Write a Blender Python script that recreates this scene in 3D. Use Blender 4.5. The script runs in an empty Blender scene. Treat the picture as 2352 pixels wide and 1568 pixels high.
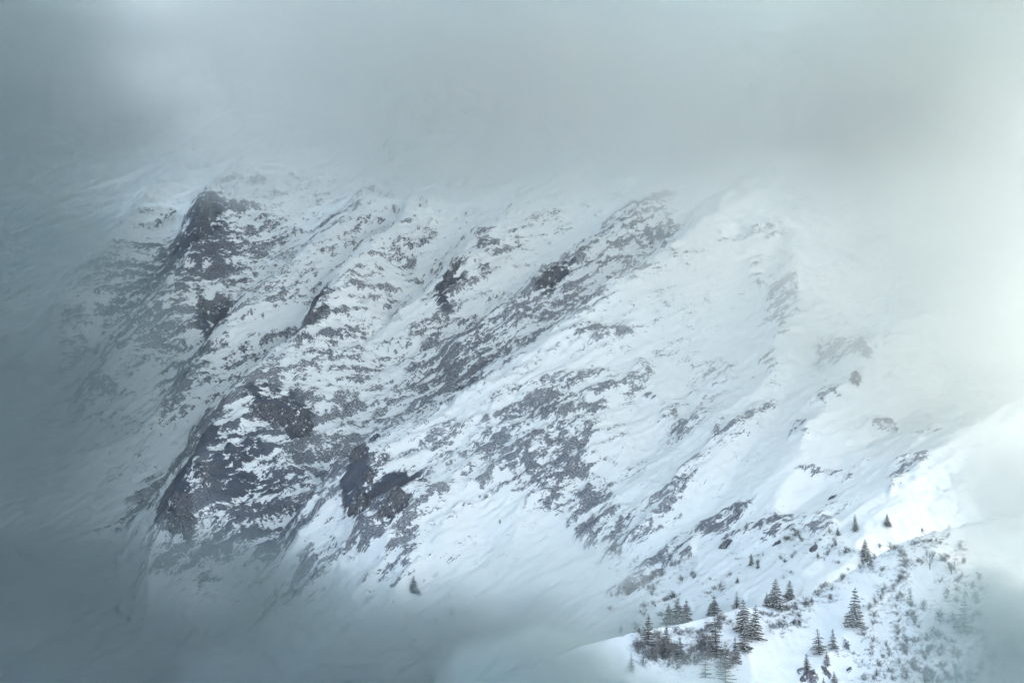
import bpy, math, random
import numpy as np
from mathutils import Vector

# ------------------------------------------------------------------ scene, camera, world, sun, exposure
S = bpy.context.scene
C = S.collection
R = math.radians
PITCH = R(8.0)
FPX = 1176.0 / math.tan(R(15.0))          # focal length in pixels of a 2352 px wide frame

cam_d = bpy.data.cameras.new('camera')
cam_d.sensor_width = 36.0
cam_d.lens = 18.0 / math.tan(R(15.0))
cam_d.clip_start = 1.0
cam_d.clip_end = 20000.0
cam = bpy.data.objects.new('camera', cam_d)
cam.location = (0, 0, 0)
cam.rotation_euler = (R(90) + PITCH, 0, 0)
C.objects.link(cam)
S.camera = cam

SUN_EL, SUN_AZ = R(38), R(73)             # azimuth clockwise from the viewing direction
world = bpy.data.worlds.new('World')
S.world = world
world.use_nodes = True
wn = world.node_tree
wn.nodes.clear()
w_out = wn.nodes.new('ShaderNodeOutputWorld')
w_bg = wn.nodes.new('ShaderNodeBackground')
w_sky = wn.nodes.new('ShaderNodeTexSky')
w_sky.sky_type = 'NISHITA'
w_sky.sun_disc = False
w_sky.sun_elevation = SUN_EL
w_sky.sun_rotation = SUN_AZ
w_sky.air_density = 1.0
w_sky.dust_density = 5.0
w_sky.ozone_density = 0.0
w_bg.inputs['Strength'].default_value = 0.15
wn.links.new(w_sky.outputs[0], w_bg.inputs['Color'])
wn.links.new(w_bg.outputs[0], w_out.inputs['Surface'])

sun_d = bpy.data.lights.new('sun', 'SUN')
sun_d.energy = 1.2
sun_d.angle = R(15)
sun_d.color = (1.0, 0.97, 0.92)
sun = bpy.data.objects.new('sun', sun_d)
sdir = Vector((math.cos(SUN_EL) * math.sin(SUN_AZ), math.cos(SUN_EL) * math.cos(SUN_AZ), math.sin(SUN_EL)))
sun.rotation_euler = sdir.to_track_quat('Z', 'Y').to_euler()
sun.location = (0, 0, 900)
C.objects.link(sun)

S.view_settings.view_transform = 'Standard'
S.view_settings.look = 'None'
S.view_settings.exposure = 2.32
S.view_settings.gamma = 1.0
S.view_settings.use_curve_mapping = False
cy = S.cycles
S.render.engine = 'CYCLES'
cy.max_bounces = 9
cy.diffuse_bounces = 2
cy.glossy_bounces = 1
cy.transmission_bounces = 1
cy.volume_bounces = 3
cy.transparent_max_bounces = 32
cy.volume_step_rate = 1.2
cy.volume_max_steps = 256
cy.use_adaptive_sampling = True
cy.adaptive_threshold = 0.05
cy.adaptive_min_samples = 24
cy.use_denoising = True
cy.denoiser = 'OPENIMAGEDENOISE'
cy.denoising_input_passes = 'RGB_ALBEDO_NORMAL'

rng = np.random.default_rng(7)
random.seed(7)

# ------------------------------------------------------------------ small maths
FWD = np.array([0, math.cos(PITCH), math.sin(PITCH)])
UP = np.array([0, -math.sin(PITCH), math.cos(PITCH)])


def P(px, py, D):
    """The place in the world, D metres out, that the survey of the photograph found in direction (px, py)."""
    return (FWD + np.array([1.0, 0, 0]) * (px - 1176) / FPX + UP * (784 - py) / FPX) * D


def _hash(ix, iy, seed):
    h = (ix.astype(np.int64) * 374761393 + iy.astype(np.int64) * 668265263 + seed * 1442695041) & 0x7fffffff
    h = ((h ^ (h >> 13)) * 1274126177) & 0x7fffffff
    h = (h ^ (h >> 16))
    return h


def noise2(x, y, seed=0):
    """Gradient noise, about -1..1."""
    x = np.asarray(x, dtype=np.float64)
    y = np.asarray(y, dtype=np.float64)
    ix, iy = np.floor(x), np.floor(y)
    fx, fy = x - ix, y - iy
    u = fx * fx * fx * (fx * (fx * 6 - 15) + 10)
    v = fy * fy * fy * (fy * (fy * 6 - 15) + 10)

    def g(dx, dy):
        a = (_hash(ix + dx, iy + dy, seed) & 1023) * (2 * math.pi / 1024)
        return np.cos(a) * (fx - dx) + np.sin(a) * (fy - dy)
    n0 = g(0, 0) * (1 - u) + g(1, 0) * u
    n1 = g(0, 1) * (1 - u) + g(1, 1) * u
    return (n0 * (1 - v) + n1 * v) * 1.5


def fbm(x, y, seed=0, octaves=4, gain=0.5, lac=2.03):
    s, a, tot = 0.0, 1.0, 0.0
    for o in range(octaves):
        s = s + a * noise2(x, y, seed + o * 17)
        tot += a
        a *= gain
        x, y = x * lac + 3.1, y * lac - 7.7
    return s / tot


def ridged(x, y, seed=0, octaves=4):
    s, a, tot = 0.0, 1.0, 0.0
    for o in range(octaves):
        s = s + a * (1 - np.abs(noise2(x, y, seed + o * 23)) * 2)
        tot += a
        a *= 0.5
        x, y = x * 2.1 + 5.3, y * 2.1 - 1.9
    return s / tot


def smooth(a, b, x):
    t = np.clip((x - a) / (b - a), 0, 1)
    return t * t * (3 - 2 * t)


def rank(f):
    """Values spread evenly over 0..1, keeping their order."""
    q = np.quantile(f, np.linspace(0, 1, 257))
    return np.interp(f, q, np.linspace(0, 1, 257))


# ------------------------------------------------------------------ materials
def new_mat(name):
    m = bpy.data.materials.new(name)
    m.use_nodes = True
    n = m.node_tree
    n.nodes.clear()
    return m, n


def nd(n, typ, **kw):
    o = n.nodes.new(typ)
    for k, v in kw.items():
        if k.startswith('in_'):
            key = k[3:]
            key = int(key) if key.isdigit() else key.replace('_', ' ')
            o.inputs[key].default_value = v
        else:
            setattr(o, k, v)
    return o


def mathn(n, op, a, b=None, c=None, clamp=False):
    o = n.nodes.new('ShaderNodeMath')
    o.operation = op
    o.use_clamp = clamp
    for i, v in enumerate((a, b, c)):
        if v is None:
            continue
        if isinstance(v, (int, float)):
            o.inputs[i].default_value = v
        else:
            n.links.new(v, o.inputs[i])
    return o.outputs[0]


def mixc(n, f, a, b):
    o = n.nodes.new('ShaderNodeMix')
    o.data_type = 'RGBA'
    for i, v in ((0, f), (6, a), (7, b)):
        if isinstance(v, (int, float)):
            o.inputs[i].default_value = v
        elif isinstance(v, tuple):
            o.inputs[i].default_value = (*v, 1)
        else:
            n.links.new(v, o.inputs[i])
    return o.outputs[2]


def snow_rock_material(name, rock_a=(0.016, 0.022, 0.038), rock_b=(0.044, 0.068, 0.115), fine=1.0):
    m, n = new_mat(name)
    out = nd(n, 'ShaderNodeOutputMaterial')
    bs = nd(n, 'ShaderNodeBsdfPrincipled', in_Roughness=0.75)
    bs.inputs['Specular IOR Level'].default_value = 0.1
    at = nd(n, 'ShaderNodeAttribute', attribute_name='rock')
    geo = nd(n, 'ShaderNodeNewGeometry')
    au = nd(n, 'ShaderNodeAttribute', attribute_name='su')
    av = nd(n, 'ShaderNodeAttribute', attribute_name='sv')
    cb = nd(n, 'ShaderNodeCombineXYZ')
    n.links.new(mathn(n, 'MULTIPLY', au.outputs['Fac'], fine / 3.0), cb.inputs[0])
    n.links.new(mathn(n, 'MULTIPLY', av.outputs['Fac'], fine / 0.68), cb.inputs[1])
    mp = nd(n, 'ShaderNodeMapping')
    n.links.new(cb.outputs[0], mp.inputs['Vector'])
    nz = nd(n, 'ShaderNodeTexNoise', in_Scale=1.0, in_Detail=4.0, in_Roughness=0.62)
    n.links.new(mp.outputs[0], nz.inputs['Vector'])
    v = mathn(n, 'MULTIPLY_ADD', mathn(n, 'SUBTRACT', nz.outputs['Fac'], 0.5), 2.1, at.outputs['Fac'])
    mask = nd(n, 'ShaderNodeMapRange', interpolation_type='SMOOTHSTEP')
    mask.inputs['From Min'].default_value = -0.03
    mask.inputs['From Max'].default_value = 0.05
    n.links.new(v, mask.inputs['Value'])
    # rock colour: bands and stains of its own
    nz2 = nd(n, 'ShaderNodeTexNoise', in_Scale=0.12, in_Detail=5.0, in_Roughness=0.6)
    n.links.new(mp.outputs[0], nz2.inputs['Vector'])
    r1 = nd(n, 'ShaderNodeMapRange')
    r1.inputs['From Min'].default_value = 0.3
    r1.inputs['From Max'].default_value = 0.7
    n.links.new(nz2.outputs['Fac'], r1.inputs['Value'])
    rr = mathn(n, 'ADD', mathn(n, 'MULTIPLY', r1.outputs[0], 0.55), mathn(n, 'MULTIPLY_ADD', nz.outputs['Fac'], 2.4, -0.95), clamp=True)
    rock = mixc(n, rr, rock_a, rock_b)
    mp2 = nd(n, 'ShaderNodeMapping')
    mp2.inputs['Scale'].default_value = (1.9, 2.3, 1)
    mp2.inputs['Location'].default_value = (31.7, 12.3, 0)
    n.links.new(cb.outputs[0], mp2.inputs['Vector'])
    nz4 = nd(n, 'ShaderNodeTexNoise', in_Scale=1.0, in_Detail=3.0, in_Roughness=0.6)
    n.links.new(mp2.outputs[0], nz4.inputs['Vector'])
    dust = nd(n, 'ShaderNodeMapRange', interpolation_type='SMOOTHSTEP')
    dust.inputs['From Min'].default_value = 0.40
    dust.inputs['From Max'].default_value = 0.66
    n.links.new(nz4.outputs['Fac'], dust.inputs['Value'])
    ba = nd(n, 'ShaderNodeAttribute', attribute_name='bare')
    keep_ = mathn(n, 'SUBTRACT', 0.72, ba.outputs['Fac'], clamp=True)
    rock = mixc(n, mathn(n, 'MULTIPLY', dust.outputs[0], keep_), rock, (0.70, 0.74, 0.78))
    # snow: wind crust, faintly uneven
    nz3 = nd(n, 'ShaderNodeTexNoise', in_Scale=0.12, in_Detail=6.0, in_Roughness=0.6)
    n.links.new(geo.outputs['Position'], nz3.inputs['Vector'])
    snow = mixc(n, nz3.outputs['Fac'], (0.71, 0.765, 0.80), (0.80, 0.84, 0.86))
    col = mixc(n, mask.outputs[0], snow, rock)
    n.links.new(col, bs.inputs['Base Color'])
    bp = nd(n, 'ShaderNodeBump', in_Strength=0.6, in_Distance=1.1)
    n.links.new(nz.outputs['Fac'], bp.inputs['Height'])
    n.links.new(bp.outputs[0], bs.inputs['Normal'])
    n.links.new(bs.outputs[0], out.inputs['Surface'])
    return m


def plain_material(name, a, b, scale=1.0, rough=0.85):
    m, n = new_mat(name)
    out = nd(n, 'ShaderNodeOutputMaterial')
    bs = nd(n, 'ShaderNodeBsdfPrincipled', in_Roughness=rough)
    bs.inputs['Specular IOR Level'].default_value = 0.2
    geo = nd(n, 'ShaderNodeNewGeometry')
    nz = nd(n, 'ShaderNodeTexNoise', in_Scale=scale, in_Detail=3.0)
    n.links.new(geo.outputs['Position'], nz.inputs['Vector'])
    r1 = nd(n, 'ShaderNodeMapRange')
    r1.inputs['From Min'].default_value = 0.35
    r1.inputs['From Max'].default_value = 0.65
    n.links.new(nz.outputs['Fac'], r1.inputs['Value'])
    n.links.new(mixc(n, r1.outputs[0], a, b), bs.inputs['Base Color'])
    n.links.new(bs.outputs[0], out.inputs['Surface'])
    return m


M_MOUNT = snow_rock_material('snowy_mountain')
M_HILL = snow_rock_material('snowy_hillside', fine=1.7)
M_OUT = snow_rock_material('cliff_rock', rock_a=(0.006, 0.009, 0.016), rock_b=(0.024, 0.036, 0.066))
M_NEEDLE = plain_material('conifer_needles', (0.02, 0.03, 0.03), (0.05, 0.06, 0.055), 0.8)
M_BARK = plain_material('bark', (0.03, 0.028, 0.027), (0.07, 0.06, 0.055), 1.5)
M_TWIG = plain_material('frosted_twigs', (0.05, 0.055, 0.062), (0.16, 0.17, 0.185), 0.4)
M_SNOW = plain_material('snow', (0.71, 0.765, 0.80), (0.80, 0.84, 0.86), 0.3)


# ------------------------------------------------------------------ mesh helpers
def mesh_from(name, verts, faces, mat, smooth_shade=True):
    """verts n x 3, faces m x 3 or m x 4 numpy arrays -> mesh datablock."""
    me = bpy.data.meshes.new(name)
    verts = np.ascontiguousarray(verts, dtype=np.float32)
    faces = np.ascontiguousarray(faces, dtype=np.int32)
    k = faces.shape[1]
    me.vertices.add(len(verts))
    me.vertices.foreach_set('co', verts.ravel())
    me.loops.add(faces.size)
    me.loops.foreach_set('vertex_index', faces.ravel())
    me.polygons.add(len(faces))
    me.polygons.foreach_set('loop_start', np.arange(0, faces.size, k, dtype=np.int32))
    me.update(calc_edges=True)
    if smooth_shade:
        me.polygons.foreach_set('use_smooth', np.ones(len(faces), dtype=bool))
    mats = mat if isinstance(mat, (list, tuple)) else [mat]
    for m in mats:
        me.materials.append(m)
    return me


def link(name, me, parent=None, loc=None):
    o = bpy.data.objects.new(name, me)
    C.objects.link(o)
    if parent is not None:
        o.parent = parent
    if loc is not None:
        o.location = loc
    return o


def grid_faces(nx, ny):
    i = np.arange(nx * ny).reshape(ny, nx)
    return np.stack([i[:-1, :-1], i[:-1, 1:], i[1:, 1:], i[1:, :-1]], -1).reshape(-1, 4)


def tag(o, label=None, cat=None, group=None, kind=None):
    for k, v in (('label', label), ('category', cat), ('group', group), ('kind', kind)):
        if v:
            o[k] = v
    return o


def float_attr(me, name, vals):
    a = me.attributes.new(name, 'FLOAT', 'POINT')
    a.data.foreach_set('value', np.ascontiguousarray(vals, dtype=np.float32).ravel())


# ------------------------------------------------------------------ the mountain face
# its own frame: s along the face, t up the slope, n out of the slope
TH = R(43)
O = P(1176, 1500, 1190)
TS = np.array([1.0, 0, 0])
TT = np.array([0, math.cos(TH), math.sin(TH)])
TN = np.array([0, -math.sin(TH), math.cos(TH)])


def to_face(p):
    d = np.asarray(p) - O
    return d @ TS, d @ TT, d @ TN


def face_hit(px, py):
    """Distance at which direction (px, py) meets the plain slope."""
    d = P(px, py, 1.0)
    return (O @ TN) / (d @ TN)


def crest(pts):
    """A crest line surveyed as (px, py, metres in front of the plain slope) -> s, t, n arrays."""
    out = []
    for px, py, dl in pts:
        out.append(to_face(P(px, py, face_hit(px, py) - dl)))
    return np.array(out)


def ridge_field(s, t, line, k_left, k_right, soft=3.0):
    """Height over the plain slope of a rib with crest LINE; k_* fall per metre on its left and right side."""
    best = np.full(s.shape, -1e9)
    for a, b in zip(line[:-1], line[1:]):
        ab = b[:2] - a[:2]
        L2 = float(ab @ ab)
        u = np.clip(((s - a[0]) * ab[0] + (t - a[1]) * ab[1]) / L2, 0, 1)
        dx, dy = s - (a[0] + u * ab[0]), t - (a[1] + u * ab[1])
        d = np.sqrt(dx * dx + dy * dy)
        side = ab[0] * dy - ab[1] * dx        # lines run downhill: > 0 on their left as seen going down
        n = a[2] + u * (b[2] - a[2])
        k = k_left + (k_right - k_left) * smooth(-0.6, 0.6, side / (math.sqrt(L2) * d + 1e-6))
        val = n - k * (np.sqrt(d * d + soft * soft) - soft)
        best = np.maximum(best, val)
    return best


def smax(a, b, w=6.0):
    h = np.clip(0.5 + 0.5 * (a - b) / w, 0, 1)
    return b + (a - b) * h + w * h * (1 - h)


RIBS = [
    # the great diagonal snow rib
    ([(2000, 250, 70), (1700, 430, 80), (1560, 555, 90), (1430, 655, 95), (1290, 760, 95), (1170, 850, 92), (1050, 930, 86),
      (860, 1045, 76), (760, 1140, 60), (690, 1220, 45), (600, 1330, 15)], 1.15, 0.22),
    # the black cliff with the snow edge
    ([(1150, 330, 20), (1000, 430, 24), (830, 590, 36), (690, 775, 54), (560, 900, 72), (495, 1000, 82), (430, 1090, 82),
      (370, 1200, 62), (335, 1270, 20)], 1.3, 0.55),
    # upper left walls
    ([(900, 330, 12), (820, 500, 22), (700, 600, 28), (600, 690, 30), (520, 790, 26), (430, 900, 16), (330, 1010, 6)], 0.8, 0.3),
    ([(640, 330, 15), (540, 400, 30), (480, 480, 40), (440, 590, 40), (370, 690, 32), (280, 800, 20), (180, 930, 8)], 0.9, 0.4),
    ([(420, 360, 15), (330, 480, 30), (230, 600, 36), (150, 720, 30), (80, 860, 12)], 0.7, 0.5),
    # small rib on the middle slope
    ([(1330, 380, 10), (1150, 520, 24), (1060, 580, 32), (1010, 650, 26), (900, 760, 14), (820, 850, 5)], 1.0, 0.3),
    ([(1600, 420, 30), (1490, 480, 50), (1380, 580, 50), (1260, 640, 42), (1160, 720, 34), (1060, 800, 22)], 0.7, 0.3),
    # ribs of the bright right-hand slope
    ([(1880, 480, 40), (1810, 570, 62), (1830, 690, 84), (1790, 830, 90), (1700, 980, 88), (1600, 1100, 80), (1480, 1220, 60), (1400, 1310, 30)], 0.5, 0.45),
    ([(2250, 600, 40), (2060, 760, 70), (1960, 850, 92), (1880, 960, 100), (1800, 1090, 100), (1730, 1240, 92), (1640, 1330, 70)], 0.5, 0.4),
    ([(1010, 1080, 50), (940, 1140, 74), (860, 1200, 70), (800, 1280, 52), (720, 1370, 30)], 0.9, 0.4),
    ([(2400, 900, 80), (2200, 1000, 100), (2080, 1120, 120), (1960, 1260, 130), (1840, 1380, 120)], 0.4, 0.4),
]


def both_ends(p):
    (x0, y0, d0), (x1, y1, _), (xa, ya, _), (xb, yb, db) = p[0], p[1], p[-2], p[-1]
    l0, l1 = math.hypot(x1 - x0, y1 - y0), math.hypot(xb - xa, yb - ya)
    return ([(x0 + (x0 - x1) / l0 * 230, y0 + (y0 - y1) / l0 * 160, d0 * .3 - 10)] + p
            + [(xb + (xb - xa) / l1 * 60, yb + (yb - ya) / l1 * 60, db - 34), (xb + (xb - xa) / l1 * 150, yb + (yb - ya) / l1 * 150, db - 110)])


RIB_LINES = [(crest(both_ends(p)), kl, kr) for p, kl, kr in RIBS]


def face_macro(s, t):
    n = np.full(s.shape, 0.0)
    ws = s + 22 * fbm(s / 60, t / 60, 3, 5, .62)
    wt = t + 22 * fbm(s / 60, t / 60, 9, 5, .62)
    for line, kl, kr in RIB_LINES:
        n = smax(n, ridge_field(ws * 0.6 + s * 0.4, wt * 0.6 + t * 0.4, line, kl, kr), 2.5)
    n = n + 7 * fbm(s / 150, t / 150, 21, 3)
    # straight minor ribs and runnels along the beds
    u, v = s * math.cos(R(42)) + t * math.sin(R(42)), -s * math.sin(R(42)) + t * math.cos(R(42))
    n = n + (8.0 * ridged(u / 150, v / 38, 31, 4) + 2.6 * ridged(u / 55, v / 14, 37, 3) + 1.2 * ridged(u / 46, v / 6.5, 41, 2)) * (0.4 + 0.6 * smooth(140, -60, s))
    return n


# exposed rock: (px, py, half length, half width, tilt in degrees, how bare)
ROCK = [
    (460, 510, 75, 42, 62, .85), (400, 560, 125, 60, 40, .6), (330, 640, 120, 60, 45, .55), (260, 600, 90, 70, 30, .4), (200, 700, 90, 80, 45, .38),
    (435, 615, 75, 36, 62, .8), (560, 400, 42, 26, 20, .6), (650, 420, 130, 50, 25, .42), (780, 470, 110, 60, 40, .42), (600, 520, 90, 50, 20, .5),
    (640, 640, 110, 40, 30, .45), (520, 570, 60, 60, 40, .5), (350, 740, 140, 50, 45, .5), (260, 740, 60, 40, 30, .48), (190, 830, 110, 50, 45, .42),
    (160, 900, 70, 60, 40, .3), (340, 700, 120, 40, 52, .5), (490, 690, 55, 36, 42, .85), (720, 720, 75, 24, 42, .85), (660, 790, 95, 35, 45, .5), (440, 810, 95, 40, 40, .58),
    (415, 855, 70, 35, 40, .5), (590, 830, 60, 25, 50, .5), (320, 800, 100, 40, 45, .42), (130, 640, 60, 60, 40, .3), (870, 370, 60, 30, 20, .3),
    (880, 600, 90, 35, 35, .42), (1000, 500, 150, 40, 35, .25), (1070, 575, 95, 22, 45, .6), (1150, 540, 80, 25, 30, .42), (1030, 635, 45, 22, 55, .9),
    (1480, 500, 95, 65, 55, .62), (1420, 560, 150, 50, 30, .42), (1300, 600, 150, 40, 30, .42), (1280, 640, 65, 22, 25, .85), (1320, 680, 120, 55, 30, .55),
    (1180, 700, 120, 40, 25, .52), (1080, 765, 170, 52, 25, .68), (1000, 800, 130, 45, 28, .6), (950, 860, 170, 45, 30, .5), (1020, 720, 140, 25, 30, .4), (870, 790, 120, 30, 35, .36),
    (790, 800, 120, 30, 40, .3), (1120, 840, 120, 40, 30, .5), (1230, 720, 120, 50, 35, .55), (1390, 400, 130, 40, 15, .2), (1240, 490, 100, 40, 30, .25), (950, 690, 90, 20, 40, .3),
    (750, 950, 130, 60, 20, .55), (640, 945, 85, 40, 10, .9), (680, 970, 45, 40, 80, 1.3), (600, 925, 60, 40, 40, .75), (870, 980, 140, 38, 20, .55),
    (780, 1050, 110, 48, 35, .7), (820, 1040, 45, 32, 40, 1.0), (700, 1080, 95, 85, 40, .62), (550, 1060, 90, 50, 20, .5), (570, 1130, 90, 60, 20, .3), (475, 1080, 45, 32, 60, 1.05),
    (500, 1000, 60, 30, 45, .7), (410, 1170, 58, 50, 50, 1.2), (470, 1200, 80, 70, 50, .8), (530, 1180, 70, 50, 30, .66), (620, 1170, 95, 50, 40, .62), (640, 1230, 85, 50, 40, .58),
    (400, 1240, 70, 40, 30, .65), (460, 1290, 65, 32, 30, .42), (760, 1130, 95, 40, 40, .58), (830, 1155, 48, 34, 45, 1.15), (905, 1165, 80, 28, 35, 1.15),
    (880, 1220, 55, 32, 30, .8), (920, 1250, 65, 40, 20, .52), (700, 1000, 120, 30, 20, .5), (345, 1085, 60, 36, 52, .6), (300, 1110, 110, 40, 50, .42),
    (380, 1030, 75, 40, 40, .4), (340, 980, 60, 40, 45, .3), (445, 995, 40, 30, 60, .7), (240, 1140, 70, 25, 38, .4), (540, 850, 60, 16, 48, .6), (520, 880, 50, 18, 50, .7),
    (1250, 1000, 140, 60, 20, .62), (1330, 960, 130, 40, 25, .5), (1200, 1050, 150, 50, 20, .52), (1100, 1060, 150, 50, 25, .42), (980, 1080, 130, 40, 25, .42),
    (1280, 1075, 120, 42, 25, .55), (1240, 1130, 110, 35, 20, .42), (1330, 1150, 95, 52, -20, .62), (1365, 1190, 60, 40, -35, .8), (1150, 1120, 110, 30, 20, .36),
    (1010, 1150, 110, 30, 20, .42), (1100, 940, 60, 16, 5, .45), (1230, 900, 90, 12, 30, .3), (940, 1030, 90, 20, 28, .4),
    (1520, 1180, 95, 28, 35, .58), (1580, 1120, 75, 25, 40, .42), (1430, 1250, 60, 30, 40, .42), (1640, 1060, 52, 22, 30, .52), (1580, 1000, 60, 30, 30, .42),
    (1630, 900, 60, 40, 40, .42), (1465, 910, 42, 24, 70, .66), (1390, 832, 85, 14, 5, .6), (1370, 770, 60, 26, 20, .42), (1480, 680, 64, 22, 15, .42), (1560, 640, 62, 22, 15, .42),
    (1480, 620, 85, 18, 25, .42), (1400, 730, 80, 14, 25, .35), (1510, 940, 14, 10, 0, .7), (1540, 980, 60, 24, 40, .4),
    (1700, 1040, 42, 20, 30, .52), (1825, 1070, 30, 24, 30, .62), (1790, 735, 66, 40, 62, .52), (1800, 690, 30, 22, 30, .6), (1760, 640, 55, 30, 20, .36), (1700, 560, 70, 20, 20, .28),
    (1780, 548, 50, 14, 20, .42), (1950, 838, 75, 42, 40, .58), (1880, 850, 46, 26, 40, .5), (1965, 868, 26, 22, 40, .9), (1780, 810, 34, 14, 70, .5), (1770, 900, 40, 12, 60, .4),
    (1740, 1000, 60, 18, 30, .4), (1900, 985, 50, 20, 20, .42), (2040, 1028, 46, 14, 10, .48), (2110, 1050, 40, 20, 0, .3), (1650, 700, 80, 20, 20, .25), (1600, 780, 120, 16, 20, .22),
    (1650, 480, 95, 18, 5, .36), (1780, 450, 85, 18, -15, .28), (2040, 525, 70, 14, -5, .22), (1960, 560, 40, 12, 0, .25), (1850, 480, 60, 14, 0, .2), (1880, 1145, 50, 8, 10, .6), (1950, 1143, 40, 8, 20, .6),
    (600, 1345, 85, 30, 45, .42), (690, 1330, 105, 28, 42, .46), (720, 1290, 85, 28, 40, .42), (860, 1330, 60, 28, 30, .4), (935, 1300, 55, 24, 50, .52), (1000, 1470, 55, 26, 20, .4),
    (630, 1530, 75, 14, 20, .36), (840, 1260, 70, 30, 30, .4), (1060, 1190, 60, 16, 30, .4), (1110, 1165, 30, 10, 25, .7), (960, 1200, 60, 20, 20, .4),
    (1660, 1250, 56, 24, 20, .62), (1560, 1300, 60, 20, 35, .56), (1470, 1345, 75, 24, 20, .62), (1790, 1300, 90, 30, 20, .35), (1870, 1330, 40, 22, 25, .6), (1720, 1280, 60, 24, 10, .42),
    (1900, 1270, 60, 24, 10, .36), (2060, 1190, 50, 24, 30, .46), (2090, 1160, 46, 18, 30, .42), (2030, 1240, 24, 12, 60, .4), (1500, 1240, 70, 26, 38, .4),
]


def face_rock(s, t):
    """How much rock shows through the snow, 0 none .. 1 bare."""
    ws = s + 14 * fbm(s / 38, t / 38, 51, 3)
    wt = t + 14 * fbm(s / 38, t / 38, 57, 3)
    cov = np.zeros(s.shape)
    bare = np.zeros(s.shape)
    for px, py, a, b, ang, amt in ROCK:
        D = face_hit(px, py) - 50
        s0, t0, _ = to_face(P(px, py, D))
        sc = D / FPX
        st = sc / math.sin(TH - math.atan2(P(px, py, 1)[2], P(px, py, 1)[1]))
        ca, sa = math.cos(R(ang)), math.sin(R(ang))
        ds, dt = (ws - s0) / sc, (wt - t0) / st
        m = (np.abs(ds) < 2.2 * a) & (np.abs(dt) < 2.2 * a)
        if not m.any():
            continue
        x, y = ds[m] * ca + dt[m] * sa, -ds[m] * sa + dt[m] * ca
        r = np.sqrt((x / a) ** 2 + (y / b) ** 2)
        w = 1 - smooth(0.25, 1.9, r)
        c0 = cov[m]
        x1 = min(amt, 0.8) * w
        cov[m] = np.maximum(c0, x1) + 0.25 * np.minimum(c0, x1)
        if amt > 0.84:
            bare[m] = np.maximum(bare[m], (amt - 0.6) * (1 - smooth(0.5, 1.15, r)))
    return np.minimum(cov, 0.62), bare


s_ax = np.concatenate([np.arange(-900, -440, 6.0), np.arange(-440, 450, 1.05), np.arange(450, 900, 6.0)])
t_ax = np.concatenate([np.arange(-420, -120, 6.0), np.arange(-120, 520, 1.3), np.arange(520, 900, 2.6), np.arange(900, 1200, 8.0)])
SS, TTg = np.meshgrid(s_ax, t_ax)
NN = face_macro(SS, TTg)

# strata: streaks falling to the lower left, as tilted beds do
ang = R(40)
wob = 3.5 * fbm(SS / 45, TTg / 45, 77, 3)
U = SS * math.cos(ang) + TTg * math.sin(ang)
V = -SS * math.sin(ang) + TTg * math.cos(ang) + wob
f1 = fbm(U / 26, V / 8.5, 101, 5, 0.62)
f2 = fbm(U / 7.0, V / 2.8, 131, 3, 0.6)
ledge = ridged(U / 75, V / 9.0, 281, 3)
F = rank(f1 * 0.55 + f2 * 0.45 + 0.34 * (ledge - 0.45) + 0.12 * fbm(SS / 14, TTg / 14, 151, 3))
cover, bare = face_rock(SS, TTg)
bare = np.maximum(bare - 0.30 * (0.5 - F), 0) * smooth(0.02, 0.25, bare + 0.16 * f1 + 0.12 * f2)
# steep sides of the ribs shed their snow
gt, gs = np.gradient(NN, t_ax, s_ax)
steep = np.sqrt((0.9 * gs) ** 2 + gt ** 2) + 0.25 * gt
lh = to_face(P(900, 750, 1450))
face_w = np.exp(-((SS - lh[0] - 30) / 300) ** 4 - ((TTg - lh[1]) / 290) ** 4)
cover = np.maximum(cover, face_w * (0.50 * smooth(0.62, 1.35, steep) * (0.55 + 0.45 * smooth(150, -60, SS))))
east = smooth(-60, 40, SS)
cover = cover * (0.72 + 0.45 * smooth(0.30, 0.95, steep)) * (1 - east) + np.minimum(cover * 1.05, 0.54) * east
clean = np.zeros(SS.shape)
for px, py, rad_, amt in ((560, 1090, 150, .72), (430, 560, 150, .6), (480, 780, 130, .5), (850, 1170, 80, .5), (1050, 780, 130, .3), (1280, 1080, 130, .22), (740, 760, 90, .3), (1720, 1270, 120, .4)):
    a0, b0, _ = to_face(P(px, py, face_hit(px, py) - 60))
    q_ = rad_ * 0.33
    clean = np.maximum(clean, amt * np.exp(-((SS - a0) / q_) ** 2 - ((TTg - b0) / (q_ * 1.6)) ** 2))
lc, rc = to_face(P(560, 800, 1450)), to_face(P(1350, 1000, 1400))
wide = 0.36 * np.exp(-((SS - lc[0]) / 230) ** 2 - ((TTg - lc[1]) / 260) ** 2) + 0.24 * np.exp(-((SS - rc[0]) / 200) ** 2 - ((TTg - rc[1]) / 190) ** 2)
wide = wide * smooth(-0.3, 0.3, fbm(SS / 60 + TTg / 120, TTg / 60, 171, 3))
cover = np.maximum(cover, wide)
cover = np.minimum(cover * (1 + 0.45 * clean), 0.82)
ROCKV = 0.82 * (F - 0.5) + 1.1 * (cover - 0.5) - 0.19 * (1 - cover) ** 2 + 0.9 * bare
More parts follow.
